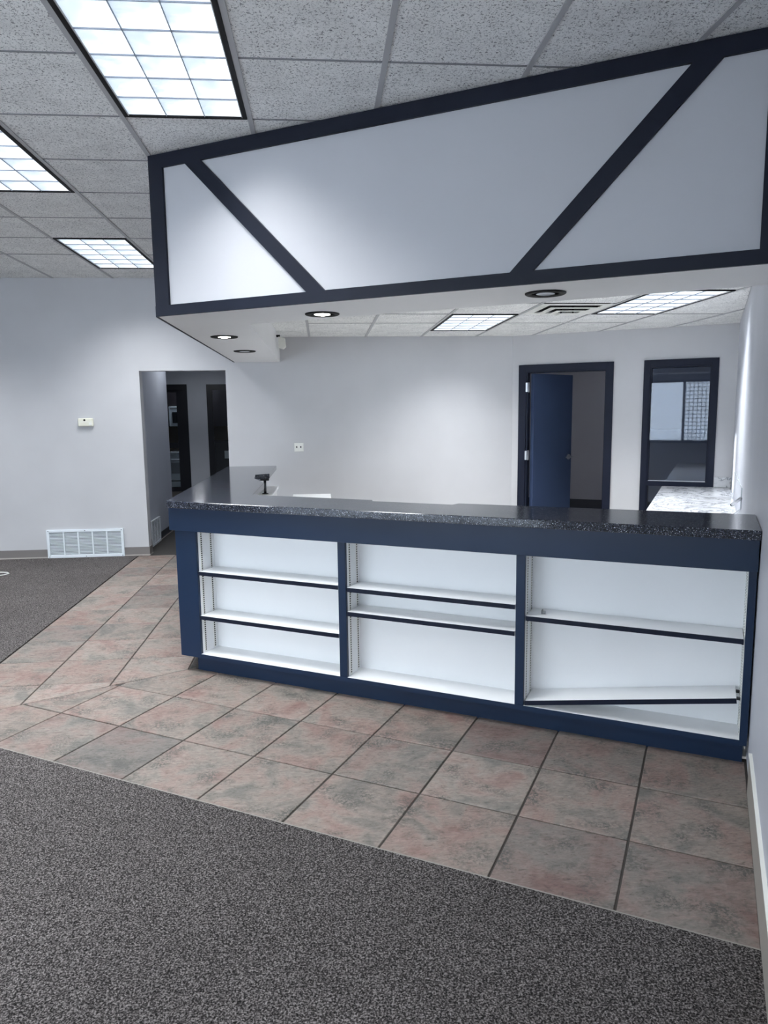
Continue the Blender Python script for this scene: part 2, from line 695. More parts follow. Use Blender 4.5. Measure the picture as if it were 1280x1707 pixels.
# side run (towards the hallway)
for k in range(4):
    x0 = -2.052 + k * TP
    for r in range(12):
        y0 = 3.28 + r * TP
        y1 = min(y0 + TP, 7.925)
        if y1 - y0 < 0.02:
            continue
        poly = [(x0, y0), (x0 + TP, y0), (x0 + TP, y1), (x0, y1)]
        poly = clip(poly, -ma, -mb_, -mc)
        poly = clip(poly, 1, 0, -0.765)
        if len(poly) >= 3:
            tile_from_poly(poly)

es = MB()
es.prism([W(-3.545, 2.0985), W(MR - .008, 2.0985), W(MR - .008, 2.1025), W(-3.545, 2.1025)], -0.02, 0.0055)
struct('trim_1', es, 'edge_strip', label='thin pale edge strip between tile and carpet')

# ------------------------------------------------------------------ walls
w = MB()
w.box(XL - .13, -1.935, YW, YW + .13, 0, CEIL + .1)
w.box(-1.935, -1.025, YW, YW + .13, 2.005, CEIL + .1)
w.prism([(-1.025, YW), (2.13, YW), (2.05, YW + .13), (-1.025, YW + .13)], 0, CEIL + .1)
struct('wall_back', w, 'wall_paint', (0, YW, 0))

DM0, DM1, DZ = -1.905, -1.03, 1.965          # office door opening
WM0, WM1, WZ0, WZ1 = -0.605, -0.02, 0.12, 1.965
w = MB()
w.box(-2.05, DM0, NA, NA + .12, 0, CEIL)
w.box(DM0, DM1, NA, NA + .12, DZ, CEIL)
w.box(DM1, WM0, NA, NA + .12, 0, CEIL)
w.box(WM0, WM1, NA, NA + .12, WZ1, CEIL)
w.box(WM0, WM1, NA, NA + .12, 0, WZ0)
w.box(WM1, MR, NA, NA + .12, 0, CEIL)
struct('wall_office', w, 'wall_paint', (-1.0, NA, 0), True)

w = MB()
w.box(MR, MR + .13, NREAR - .13, 11.0, 0, CEIL + .1)
struct('wall_right', w, 'wall_gloss', (MR, 3.0, 0), True)

# rear storefront wall (behind the camera)
w = MB()
RW0, RW1, RZ0, RZ1 = -1.62, 0.1, 0.42, 2.2
DW0, DW1, DZ0_, DZ1_ = -6.05, -1.80, 0.06, 2.45
w.box(-6.3, DW0, NREAR - .13, NREAR, 0, CEIL + .1)
w.box(DW1, RW0, NREAR - .13, NREAR, 0, CEIL + .1)
w.box(DW0, DW1, NREAR - .13, NREAR, 0, DZ0_)
w.box(DW0, DW1, NREAR - .13, NREAR, DZ1_, CEIL + .1)
w.box(RW1, MR + .13, NREAR - .13, NREAR, 0, CEIL + .1)
w.box(RW0, RW1, NREAR - .13, NREAR, 0, RZ0)
w.box(RW0, RW1, NREAR - .13, NREAR, RZ1, CEIL + .1)
struct('wall_front', w, 'wall_paint', (-2, NREAR, 0), True)

# left wall with an unseen slot window placed to throw the sun stripe
w = MB()
LY0, LY1, LZ0, LZ1 = 2.36, 2.80, 1.90, 2.62
w.box(XL - .06, XL, 0.5, LY0, 0, CEIL + .1)
w.box(XL - .06, XL, LY1, YW, 0, CEIL + .1)
w.box(XL - .06, XL, LY0, LY1, 0, LZ0)
w.box(XL - .06, XL, LY0, LY1, LZ1, CEIL + .1)
struct('wall_left', w, 'wall_paint', (XL, 4, 0))


def bars_window(name, label, root_base, rot, u0, u1, z0, z1, v0, v1, fw, mullions, pane_mat='glass_clear', axis='x', frame_mat='dark_frame', rails=()):
    t_ = tag(thing(name, label, None, root_base, rot), kind='structure')

    def bx(mb, a0, a1, zz0, zz1, d0=v0, d1=v1):
        if axis == 'x':
            return mb.box(a0, a1, d0, d1, zz0, zz1)
        return mb.box(d0, d1, a0, a1, zz0, zz1)
    fr = MB()
    bx(fr, u0, u0 + fw, z0, z1); bx(fr, u1 - fw, u1, z0, z1)
    bx(fr, u0 + fw, u1 - fw, z0, z0 + fw); bx(fr, u0 + fw, u1 - fw, z1 - fw, z1)
    part('window_frame', fr, frame_mat, t_)
    for mu in mullions:
        part('mullion', bx(MB(), mu - fw / 2, mu + fw / 2, z0 + fw, z1 - fw), frame_mat, t_)
    us = [u0 + fw] + [x for mu in mullions for x in (mu - fw / 2, mu + fw / 2)] + [u1 - fw]
    mid = (v0 + v1) / 2
    for i in range(0, len(us), 2):
        part('pane', bx(MB(), us[i], us[i + 1], z0 + fw, z1 - fw, mid - .003, mid + .003), pane_mat, t_)
    return t_


bars_window('window_2', 'storefront window with dark mullions behind the viewer', (-1.0, NREAR, RZ0), True, RW0, RW1, RZ0, RZ1, NREAR - .1, NREAR - .03, .05, [-0.62])
bars_window('window_5', 'full height storefront glazing behind the viewer', (-4.0, NREAR, DZ0_), True, DW0, DW1, DZ0_, DZ1_, NREAR - .1, NREAR - .03, .05, [-5.0, -3.9, -2.85])  # unseen glazing shaped tall and wide to let more daylight in
bars_window('window_3', 'narrow high window in the left wall', (XL, 2.58, LZ0), False, LY0, LY1, LZ0, LZ1, XL - .05, XL - .01, .02, [], axis='y')

# unseen mass added outside that keeps the low sun off the storefront
sd_h = Vector((SUN_DIR.x, SUN_DIR.y, 0)).normalized()
se_h = Vector((-sd_h.y, sd_h.x, 0))
nb = thing('neighbour_building', 'plain pale building across the lot outside the storefront', 'building', tuple(-sd_h * 24 + se_h * 0.6), kind=None)
pb = lambda a, b: tuple((-sd_h * a + se_h * b))[:2]
part('wall', MB().prism([pb(22, -3.5), pb(22, 3.9), pb(27, 3.9), pb(27, -3.5)], 0, 5.2), 'tee_grey', nb)  # body of the added sun block
part('roof', MB().prism([pb(21.8, -3.7), pb(21.8, 3.95), pb(27.2, 3.95), pb(27.2, -3.7)], 5.2, 5.45), 'dark_frame', nb)
gl = MB()
gl.prism([W(-30, NREAR - .15), W(30, NREAR - .15), W(30, -45), W(-30, -45)], -.2, -.05)
struct('ground', gl, 'pavement', (0, 0, 0))

lt = thing('window_lattice', 'white lattice screen standing outside the storefront window', 'lattice', (-.35, NREAR - .35, 0), True)
for i in range(7):
    part('lattice_bar', MB().box(-.60 + i * .09 - .009, -.60 + i * .09 + .009, NREAR - .36, NREAR - .345, .0, 2.3), 'grille_white', lt)
for j in range(25):
    part('lattice_bar', MB().box(-.61, -.05, NREAR - .345, NREAR - .33, .05 + j * .09, .068 + j * .09), 'grille_white', lt)

# hallway and kitchenette beyond the opening
w = MB()
w.box(-2.16, -2.03, YW + .13, 9.72, 0, 2.5)
struct('wall_hall_left', w, 'hall_paint', (-2.1, 9, 0))
w = MB()
w.box(-4.3, -2.16, 9.60, 9.72, 0, 2.5)
w.box(-4.42, -4.3, 9.60, 16.3, 0, 2.5)
struct('wall_hall_return', w, 'hall_paint', (-4.3, 12, 0))
w = MB()
w.box(-1.0, -0.87, YW + .13, 16.3, 0, 2.5)
struct('wall_hall_right', w, 'hall_paint', (-0.9, 12, 0))
w = MB()
YH = 14.6
w.box(-4.3, -3.45, YH, YH + .12, 0, 2.5)
w.box(-2.78, -2.20, YH, YH + .12, 0, 2.5)
w.box(-1.35, -1.0, YH, YH + .12, 0, 2.5)
w.box(-3.45, -2.78, YH, YH + .12, 2.06, 2.5)
w.box(-2.20, -1.35, YH, YH + .12, 2.06, 2.5)
w.box(-2.20, -1.35, YH, YH + .12, 0, 0.3)
struct('wall_hall_end', w, 'hall_paint', (-2.5, YH, 0))
w = MB()
w.box(-4.3, -1.0, 16.2, 16.3, 0, 2.5)
struct('wall_kitchenette', w, 'tan_wall', (-2.5, 16.2, 0))
w = MB()
w.box(-4.42, -0.87, YW + .13, 16.3, 2.512, 2.57)
struct('ceiling_hall', w, 'hall_paint', (-2.5, 12, 2.5))

# office behind the angled wall
w = MB()
w.box(-3.0, MR, 10.55, 10.67, 0, 2.6)
struct('wall_office_back', w, 'room_paint', (-1.5, 10.55, 0), True)
w = MB()
w.box(-3.1, -3.0, NA + .12, 10.67, 0, 2.6)
struct('wall_office_left', w, 'room_paint', (-3.0, 9, 0), True)
w = MB()
w.box(-3.1, MR, NA + .12, 10.67, 2.45, 2.5)
struct('ceiling_office', w, 'room_paint', (-1.5, 9, 2.45), True)


# ------------------------------------------------------------------ baseboards
def baseboard(name, boxes, m1, m2, base, rot=False, h=0.098, lip=0.016):
    mb = MB()
    for x0, x1, y0, y1, tx, ty in boxes:
        mb.box(x0, x1, y0, y1, lip, h)
        mb.box(x0 - tx, x1 + tx, y0 - ty, y1 + ty, 0.004, lip, 1)
    return struct(name, mb, [m1, m2], base, rot)


baseboard('baseboard_back', [(XL, -3.01, YW - .009, YW, 0, .004), (-2.20, -1.927, YW - .009, YW, 0, .004), (-1.935, -1.927, YW, YW + .13, 0.003, 0)], 'baseboard', 'baseboard_lip', (-4, YW, 0))
bb = MB()
bb.box(MR - .010, MR, 0.0, 3.02, 0.0, 0.165)
bb.box(MR - .012, MR, 0.0, 3.02, 0.165, 0.172, 1)
struct('baseboard_right', bb, ['baseboard_warm', 'white_plastic'], (MR, 2, 0), True)
baseboard('baseboard_hall', [(-2.03, -2.021, YW + .15, 8.43, 0.003, 0), (-2.03, -2.021, 8.88, 9.72, .003, 0)], 'baseboard_dark', 'baseboard_lip', (-2.03, 9, 0))
bb = MB()
bb.box(-3.0, MR, 10.54, 10.55, 0, .25)
struct('baseboard_office', bb, 'baseboard_dark', (-1, 10.55, 0), True)

# ------------------------------------------------------------------ suspended ceilings
G = 0.6096
X0, Y0 = -1.534, 3.150


def build_ceiling(name, z, gx, gy, region, troffers, vents, label):
    slab = MB()
    slab.prism(region, z + .055, z + .08)
    ce = struct(name, slab, 'tee_thin', (0, 0, z), label=label)
    holes = [(x, y, x + G, y + 2 * G) for x, y in troffers] + [(x, y, x + G, y + G) for x, y in vents]
    full = MB().box(-G / 2 + .004, G / 2 - .004, -G / 2 + .002, G / 2 - .002, 0.004, 0.02).mesh('ceiling_tile', 'ceiling_tile')
    tee = MB().box(-G / 2 + .012, G / 2 - .012, -.005, .005, 0.001, 0.012).mesh('cross_tee', 'tee_thin')
    xs = [p[0] for p in region]; ys = [p[1] for p in region]
    i0, i1 = math.floor((min(xs) - gx) / G), math.ceil((max(xs) - gx) / G)
    j0, j1 = math.floor((min(ys) - gy) / G), math.ceil((max(ys) - gy) / G)
    inhole = lambda cx, cy: any(a + .01 < cx < c - .01 and b + .01 < cy < d - .01 for a, b, c, d in holes)
    n = 0
    for i in range(i0, i1):
        for j in range(j0, j1):
            x, y = gx + i * G, gy + j * G
            cx, cy = x + G / 2, y + G / 2
            if inhole(cx, cy):
                continue
            cell = [(x, y), (x + G, y), (x + G, y + G), (x, y + G)]
            pl = clip_convex(cell, region)
            if len(pl) < 3 or area(pl) < 0.004:
                continue
            if abs(area(pl) - G * G) < 1e-4:
                o = link('ceiling_tile', full, ce)
                o.location = (cx, cy, 0)
            else:
                pl = inset(pl, 0.003)
                if len(pl) < 3:
                    continue
                o = link('ceiling_tile', MB().prism([(a - cx, b - cy) for a, b in pl], .004, .02).mesh('ceiling_tile', 'ceiling_tile'), ce)
                o.location = (cx, cy, 0)
            n += 1
            if not inhole(cx, cy - G) and abs(area(pl) - G * G) < 0.02:
                o = link('cross_tee', tee, ce)
                o.location = (cx, y, 0)
    for i in range(i0, i1 + 1):
        x = gx + i * G
        pl = clip_convex([(x - .012, min(ys) - 1), (x + .012, min(ys) - 1), (x + .012, max(ys) + 1), (x - .012, max(ys) + 1)], region)
        if len(pl) >= 3:
            part('runner', MB().prism(pl, z - .001, z + .012), 'tee_grey', ce)
    return ce


XC = lambda i: X0 + i * G
YR = lambda j: Y0 + j * G
MAIN_TROFF = [(XC(1), YR(-1)), (XC(-1), YR(1)), (XC(-1), YR(5)), (XC(-5), YR(1)), (XC(-5), YR(5)), (XC(-2), YR(-4)), (XC(1), YR(-6)), (XC(-6), YR(-2))]  # first three visible, the rest unseen fixtures added to light the room
region_main = ROOM
build_ceiling('ceiling', CEIL, X0, Y0, region_main, MAIN_TROFF, [], 'suspended tile ceiling')
GX2, GY2 = -0.115, 4.93
LOW_TROFF = [(GX2 + 2 * G, GY2 + 2 * G), (GX2 + 4 * G, GY2)]
LOW_VENT = [(GX2 + 3 * G, GY2 + G)]
NSI = 3.83
cx_in = (-0.44, (NSI - (-ST) * (-0.44)) / CT)
region_low = [cx_in, W(MR, NSI), W(MR, NA), W(-2.05, NA), (-0.44, YW)]
build_ceiling('ceiling_lower', LOW, GX2, GY2, region_low, LOW_TROFF, LOW_VENT, 'lower tile ceiling behind the soffit')


# ------------------------------------------------------------------ ceiling lights
def troffer(x, y, z, label):
    t_ = thing('ceiling_light', label, 'ceiling light', (x + G / 2, y + G, z), group='recessed fluorescent ceiling lights')
    e, fw = 0.013, 0.021
    x0, x1, y0, y1 = x + e, x + G - e, y + e * .6, y + 2 * G - e * .6
    fr = MB()
    fr.box(x0, x0 + fw, y0, y1, z - .004, z + .02); fr.box(x1 - fw, x1, y0, y1, z - .004, z + .02)
    fr.box(x0 + fw, x1 - fw, y0, y0 + fw * .8, z - .004, z + .02); fr.box(x0 + fw, x1 - fw, y1 - fw * .8, y1, z - .004, z + .02)
    part('frame', fr, 'black', t_)
    a0, a1, b0, b1 = x0 + fw, x1 - fw, y0 + fw * .8, y1 - fw * .8
    li = MB()
    li.box(a0 - .0005, a0 + .004, b0, b1, z - .003, z + .012); li.box(a1 - .004, a1 + .0005, b0, b1, z - .003, z + .012)
    part('inner_lip', li, 'tee_grey', t_)
    part('lens_panel', MB().box(a0, a1, b0, b1, z + .004, z + .012), 'lens', t_)
    for i in range(1, 3):
        xx = a0 + (a1 - a0) * i / 3
        part('louver_blade', MB().box(xx - .0018, xx + .0018, b0, b1, z - .002, z + .004), 'louver', t_)
    for j in range(1, 6):
        yy = b0 + (b1 - b0) * j / 6
        part('louver_blade', MB().box(a0, a1, yy - .0018, yy + .0018, z - .002, z + .004), 'louver', t_)
    ld = bpy.data.lights.new('tubes', 'AREA')      # the louvers cut the light off towards the sides
    ld.shape = 'RECTANGLE'
    ld.size, ld.size_y = a1 - a0, b1 - b0
    ld.energy = TUBE_WATTS
    ld.color = (0.95, 0.98, 1.0)
    ld.spread = math.radians(118)
    lo = bpy.data.objects.new('tubes', ld)
    COL.objects.link(lo)
    lo.parent = t_
    lo.location = (0, 0, -.006)
    return t_


labs = ['large fluorescent ceiling light at the top, nearest the viewer',
        'fluorescent ceiling light cut off by the left edge of the picture',
        'small-looking far fluorescent ceiling light beside the soffit, over the doorway side']
for i, (x, y) in enumerate(MAIN_TROFF):
    troffer(x, y, CEIL, labs[i] if i < 3 else ['fluorescent ceiling light outside the picture, over the carpet by the left wall', 'fluorescent ceiling light outside the picture, in the far left corner of the room', 'fluorescent ceiling light behind the viewer, left of the storefront middle', 'fluorescent ceiling light behind the viewer, nearest the storefront windows', 'fluorescent ceiling light behind the viewer, in the left part of the room'][i - 3])
troffer(LOW_TROFF[0][0], LOW_TROFF[0][1], LOW, 'fluorescent light in the lower ceiling over the bright blank wall')
troffer(LOW_TROFF[1][0], LOW_TROFF[1][1], LOW, 'fluorescent light in the lower ceiling beside the square air vent, near right wall')

# ------------------------------------------------------------------ square air diffuser
vx, vy = LOW_VENT[0]
t_ = thing('ceiling_vent', 'square white louvered air vent in the lower ceiling', 'air vent', (vx + G / 2, vy + G / 2, LOW))
cxv, cyv = vx + G / 2, vy + G / 2
part('back_plate', MB().box(vx + .012, vx + G - .012, vy + .012, vy + G - .012, LOW + .02, LOW + .028), 'void', t_)
for i, (h0, h1, zz) in enumerate([(0.290, 0.215, 0.002), (0.200, 0.145, 0.017), (0.130, 0.085, 0.031), (0.070, 0.0, 0.043)]):
    rg = MB()
    if h1:
        for x0_, x1_, y0_, y1_ in ((-h0, -h1, -h0, h0), (h1, h0, -h0, h0), (-h1, h1, -h0, -h1), (-h1, h1, h1, h0)):
            rg.box(cxv + x0_, cxv + x1_, cyv + y0_, cyv + y1_, LOW - zz, LOW - zz + .002)
    else:
        rg.box(cxv - h0, cxv + h0, cyv - h0, cyv + h0, LOW - zz, LOW - zz + .002)
    part('louver_ring', rg, 'white_plastic', t_)
for sx_ in (-1, 1):
    part('hanger', MB().box(cxv + sx_ * .05 - .004, cxv + sx_ * .05 + .004, cyv - .004, cyv + .004, LOW - .041, LOW + .02), 'void', t_)

# ------------------------------------------------------------------ soffit
SM0, SM1, SN = -2.905, MR - .001, 3.285
XS = -0.92
so = thing('soffit', 'white boxed soffit with dark trim boards hanging above the counter', 'soffit', (-1.35, SN, SOFB), True)
zt = CEIL - .002
u_, v_ = lambda X, Y: X * CT + Y * ST, lambda X, Y: -X * ST + Y * CT
foot_front = [(SM0, SN), (SM1, SN), (SM1, NSI), (u_(*cx_in), NSI)]
cl = (XS, (SN - (-ST) * XS) / CT)
foot_arm = [(u_(*cl), v_(*cl)), (u_(*cx_in), NSI), (u_(-.44, YW), v_(-.44, YW)), (u_(XS, YW), v_(XS, YW))]
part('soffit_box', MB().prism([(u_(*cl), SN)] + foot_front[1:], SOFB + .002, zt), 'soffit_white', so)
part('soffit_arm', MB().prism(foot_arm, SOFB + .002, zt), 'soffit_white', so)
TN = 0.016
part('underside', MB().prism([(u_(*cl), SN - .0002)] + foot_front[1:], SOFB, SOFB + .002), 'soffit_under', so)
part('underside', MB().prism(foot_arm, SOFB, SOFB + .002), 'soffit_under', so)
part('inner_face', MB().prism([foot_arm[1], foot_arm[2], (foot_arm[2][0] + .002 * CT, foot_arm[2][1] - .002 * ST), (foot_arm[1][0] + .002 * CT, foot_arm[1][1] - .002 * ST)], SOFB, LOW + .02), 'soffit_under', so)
L0 = u_(*cl) - .002
part('trim_top', MB().box(L0, SM1, SN - TN, SN - .0005, 2.884, zt), 'navy_trim', so)
part('trim_bottom', MB().box(L0, SM1, SN - TN, SN - .0005, SOFB, 2.148), 'navy_trim', so)
part('trim_end', MB().box(L0, -2.822, SN - TN, SN - .0005, 2.148, 2.884), 'navy_trim', so)
part('trim_end', MB().box(0.140, SM1, SN - TN, SN - .0005, 2.148, 2.884), 'navy_trim', so)
part('trim_diagonal', MB().prism_y([(-2.668, 2.884), (-2.560, 2.884), (-1.818, 2.148), (-1.926, 2.148)], SN - TN, SN - .0005), 'navy_trim', so)
part('trim_diagonal', MB().prism_y([(-0.134, 2.884), (-0.022, 2.884), (-0.755, 2.148), (-0.862, 2.148)], SN - TN, SN - .0005), 'navy_trim', so)
arm_t = MB().prism([(u_(XS, cl[1] - .01), v_(XS, cl[1] - .01)), (u_(XS - .014, cl[1] - .002), v_(XS - .014, cl[1] - .002)), (u_(XS - .014, YW), v_(XS - .014, YW)), (u_(XS, YW), v_(XS, YW))], SOFB - .002, 2.148)
part('trim_side', arm_t, 'navy_trim', so)


# ------------------------------------------------------------------ recessed downlights
def downlight(x, y, lit, label):
    z = SOFB - .0018
    t_ = thing('downlight', label, 'downlight', (x, y, z), group='black-rimmed downlights in the soffit')
    part('trim_ring', MB().lathe([(.066, z + .0015), (.098, z + .0015), (.098, z - .003), (.092, z - .007), (.076, z - .007), (.066, z - .003)], 32, (x, y, 0)), 'black', t_, smooth=False)
    part('baffle', MB().lathe([(.0665, z - .003), (.058, z + .001), (0.001, z + .001)], 32, (x, y, 0)), 'steel_dark' if lit else 'black', t_)
    part('lamp', MB().lathe([(.046, z + .0005), (.044, z - .004), (.030, z - .007), (0.0005, z - .0085)], 24, (x, y, 0)), 'lamp_on' if lit else 'lamp_off', t_, smooth=True)
    return t_


downlight(0.016, 4.17, True, 'lit black-rimmed downlight in the front soffit underside')
downlight(-0.69, 5.36, True, 'lit black-rimmed downlight in the soffit arm leading to the back wall')
downlight(-0.67, 6.55, False, 'unlit black-rimmed downlight in the soffit arm closest to the back wall')
downlight(1.087, 3.46, False, 'unlit black-rimmed downlight in the soffit underside near the right wall')

# ------------------------------------------------------------------ motion sensor on the soffit arm
t_ = thing('wall_sensor', 'small white box sensor on a dark bracket at the soffit arm', 'sensor', (-0.44, 7.4, 2.17))
sm = MB()
sm.prism_y([(-.415, 2.30), (-.352, 2.285), (-.345, 2.20), (-.372, 2.178), (-.415, 2.195)], 7.36, 7.45)
part('housing', sm, 'white_plastic', t_, bevel=.004)
part('bracket', MB().box(-.44, -.40, 7.385, 7.425, 2.298, 2.318), 'black', t_, bevel=.003)

# ------------------------------------------------------------------ service counter
CN = 3.245           # face plane
CM0, CM1 = -2.845, 0.198
ctr = thing('service_counter', 'long navy service counter with open white shelf bays in front', 'counter', (-1.32, CN, 0), True)
BAYS = [(-2.695, -1.763), (-1.718, -0.808), (-0.765, 0.168)]
ZB, ZT = 0.122, 0.862
BACK = 3.412
SHELF_D = BACK - .004
# face frame: stiles, rail, toe kick, apron
part('stile', MB().box(CM0, BAYS[0][0], CN, CN + .02, 0.098, .868), 'navy', ctr, bevel=.0012)
part('stile', MB().box(BAYS[0][1], BAYS[1][0], CN, CN + .02, ZB, .868), 'navy', ctr, bevel=.0012)
part('stile', MB().box(BAYS[1][1], BAYS[2][0], CN, CN + .02, ZB, .868), 'navy', ctr, bevel=.0012)
part('stile', MB().box(BAYS[2][1], CM1, CN, CN + .02, 0.098, .868), 'navy', ctr, bevel=.0012)
part('bottom_rail', MB().box(BAYS[0][0], BAYS[2][1], CN, CN + .02, 0.098, ZB), 'navy', ctr)
part('toe_kick', MB().box(-2.765, CM1 - .012, 3.300, 3.318, -0.006, .098), 'navy', ctr)
part('apron', MB().box(-2.868, CM1 + .002, CN - .022, CN + .018, .862, .998), 'navy', ctr, bevel=.002)
part('bottom_board', MB().box(CM0, CM1, CN + .005, BACK + .02, .099, .103), 'navy', ctr)
# carcass: white bays
for b0, b1 in BAYS:
    part('bay_back', MB().box(b0 - .004, b1 + .004, BACK, BACK + .012, .104, .90), 'shelf_white', ctr)
    part('bay_side', MB().box(b0 - .016, b0, CN + .0205, BACK, .104, .90), 'shelf_white', ctr)
    part('bay_side', MB().box(b1, b1 + .016, CN + .0205, BACK, .104, .90), 'shelf_white', ctr)
    part('bay_floor', MB().box(b0, b1, CN + .001, BACK, .104, ZB + .0008), 'shelf_white', ctr)
    part('bay_top', MB().box(b0, b1, CN + .02, BACK, .8815, .90), 'shelf_white', ctr)
    for side, xx in ((0, b0), (1, b1)):
        for dep in (CN + .045, BACK - .035):
            st = MB()
            if side == 0:
                st.box(xx, xx + .0025, dep - .008, dep + .008, ZB + .005, .880)
                sx0, sx1 = xx + .0022, xx + .0031
            else:
                st.box(xx - .0025, xx, dep - .008, dep + .008, ZB + .005, .880)
                sx0, sx1 = xx - .0031, xx - .0022
            zz = ZB + .014
            while zz < .872:
                st.box(sx0, sx1, dep - .005, dep + .005, zz, zz + .0075, 1)
                zz += .0127
            part('shelf_standard', st, ['white_plastic', 'black'], ctr)


def shelf(b, z, label=None, tilt=None):
    b0, b1 = BAYS[b]
    th = .022
    x0, x1 = b0 + .005, b1 - .005
    f0 = CN + .002
    if tilt is None:
        bd = MB().box(x0, x1, f0 + .004, SHELF_D, z, z + th)
        ed = MB().box(x0, x1, f0, f0 + .0042, z - .0005, z + th - .0005)
    else:
        zl, zr = z, tilt
        x1 -= .012
        bd = MB().prism_y([(x0, zl), (x1, zr), (x1 - .003, zr + th), (x0 - .003 + .003, zl + th)], f0 + .004, SHELF_D)
        ed = MB().prism_y([(x0, zl), (x1, zr), (x1 - .003, zr + th), (x0, zl + th)], f0, f0 + .0042)
    o = part('shelf', bd, 'shelf_white', ctr)
    sub('front_edge', ed, 'navy_frame', o)
    if label:
        o['label'] = label
    if tilt is None:
        for xx in (x0 - .003, x1 + .003 - .008):
            sub('shelf_clip', MB().box(xx, xx + .008, CN + .038, CN + .052, z - .014, z), 'steel_dark', o)


shelf(0, .601); shelf(0, .335)
shelf(1, .594); shelf(1, .463)
shelf(2, .545)
shelf(2, .1235, 'white shelf board hanging tilted, its left end dropped', tilt=.282)
for dep in (CN + .045, BACK - .035):
    part('shelf_clip', MB().box(BAYS[2][1] - .018, BAYS[2][1] - .002, dep - .006, dep + .006, .284, .296), 'steel_dark', ctr)
# end panel, arm of the counter and its back
part('back_panel', MB().box(CM0 + .03, CM1, BACK + .02, BACK + .036, .0, .998), 'shelf_white', ctr)
AX0, AX1, AYE = -0.845, -0.60, 6.84
arm = [(u_(AX0, 4.26), v_(AX0, 4.26)), (u_(AX1, 4.42), v_(AX1, 4.42)), (u_(AX1, AYE), v_(AX1, AYE)), (u_(AX0, AYE), v_(AX0, AYE))]
part('arm_body', MB().prism(arm, .098, .998), 'navy', ctr)
arm = [(u_(-.785, 4.24), v_(-.785, 4.24)), (u_(AX1, 4.30), v_(AX1, 4.30)), (u_(AX1, AYE), v_(AX1, AYE)), (u_(-.785, AYE), v_(-.785, AYE))]
part('toe_kick', MB().prism(arm, .0005, .098), 'navy', ctr)
sd = [(u_(-.875, 4.24), v_(-.875, 4.24)), (u_(-.855, 4.23), v_(-.855, 4.23)), (u_(-.855, AYE), v_(-.855, AYE)), (u_(-.875, AYE), v_(-.875, AYE))]
part('side_panel', MB().prism(sd, .098, .862), 'navy', ctr)
sd = [(u_(-.895, 4.245), v_(-.895, 4.245)), (u_(-.855, 4.225), v_(-.855, 4.225)), (u_(-.855, AYE), v_(-.855, AYE)), (u_(-.895, AYE), v_(-.895, AYE))]
part('side_apron', MB().prism(sd, .862, .998), 'navy', ctr)

# ------------------------------------------------------------------ countertop (one L-shaped slab)
CTZ0, CTZ1 = .999, 1.039
ct = thing('countertop', 'dark speckled stone countertop bending in an L on the counter', 'countertop', (-1.3, 3.4, CTZ0), True)
cfn = 3.193
corner = (-0.912, (cfn - (-ST) * (-0.912)) / CT)
XY = lambda x, y: (u_(x, y), v_(x, y))
cpoly = [XY(*corner), (MR - .002, cfn), (MR - .002, 3.69), (-1.225, 3.635), (-1.240, 3.575), (-1.715, 3.575), (-1.735, 3.625),
         XY(-0.435, 4.405), XY(-0.428, 5.18), XY(-0.535, 5.58), XY(-0.555, 5.90), XY(-0.447, 5.97), XY(-0.447, 6.90), XY(-0.912, 6.90)]
# split in two pieces that share a seam so that each face stays simple
slab = MB().prism(cpoly, CTZ0, CTZ1)
part('slab', slab, 'quartz', ct, bevel=.003)

# white desk unit behind the counter and the metal post under the cut-out
t_ = thing('desk_unit', 'white desk unit peeking up behind the countertop', 'desk', (-.1, 6.4, 0))
part('desktop', MB().box(-.30, .068, 5.6, 7.04, .712, .742), 'shelf_white', t_, bevel=.002)
part('desk_side', MB().box(-.30, -.28, 5.65, 7.0, 0, .712), 'shelf_white', t_)
part('desk_side', MB().box(.045, .065, 5.65, 7.0, 0, .712), 'shelf_white', t_)
part('desk_back', MB().box(-.28, .045, 6.98, 7.0, .1, .712), 'shelf_white', t_)
t_ = thing('support_post', 'short dark metal post under the cut-out of the countertop', 'post', (-.485, 5.955, .873))
part('post', MB().lathe([(.011, .876), (.011, .985)], 12, (-.485, 5.955, 0)), 'steel_dark', t_, smooth=True)
part('post_foot', MB().lathe([(.026, .873), (.026, .878), (.012, .880)], 16, (-.485, 5.955, 0)), 'steel_dark', t_)
part('post_plate', MB().box(-.52, -.45, 5.93, 5.98, .985, .998), 'steel_dark', t_)
t_ = thing('low_cabinet', 'white low cabinet seen through the countertop cut-out', 'cabinet', (-.50, 5.3, 0))
part('cabinet_body', MB().box(-.598, -.43, 4.75, 6.58, .0, .848), 'shelf_white', t_)
part('cabinet_top', MB().box(-.598, -.415, 4.74, 6.60, .848, .8725), 'shelf_white', t_, bevel=.002)

# small clip on the right bay shelf
t_ = thing('shelf_peg', 'small grey plastic shelf peg lying on the right bay shelf', 'shelf peg', (-.700, 3.315, .567), True)
px, py, pz = -.700, 3.315, .5672
part('peg_body', MB().lathe([(.008, 0), (.008, .018)], 10, (px, py, pz + .0081), axis='x'), 'grey_plastic', t_, smooth=True)
part('peg_flange', MB().box(px + .002, px + .006, py - .013, py + .013, pz, pz + .022), 'grey_plastic', t_, bevel=.002)

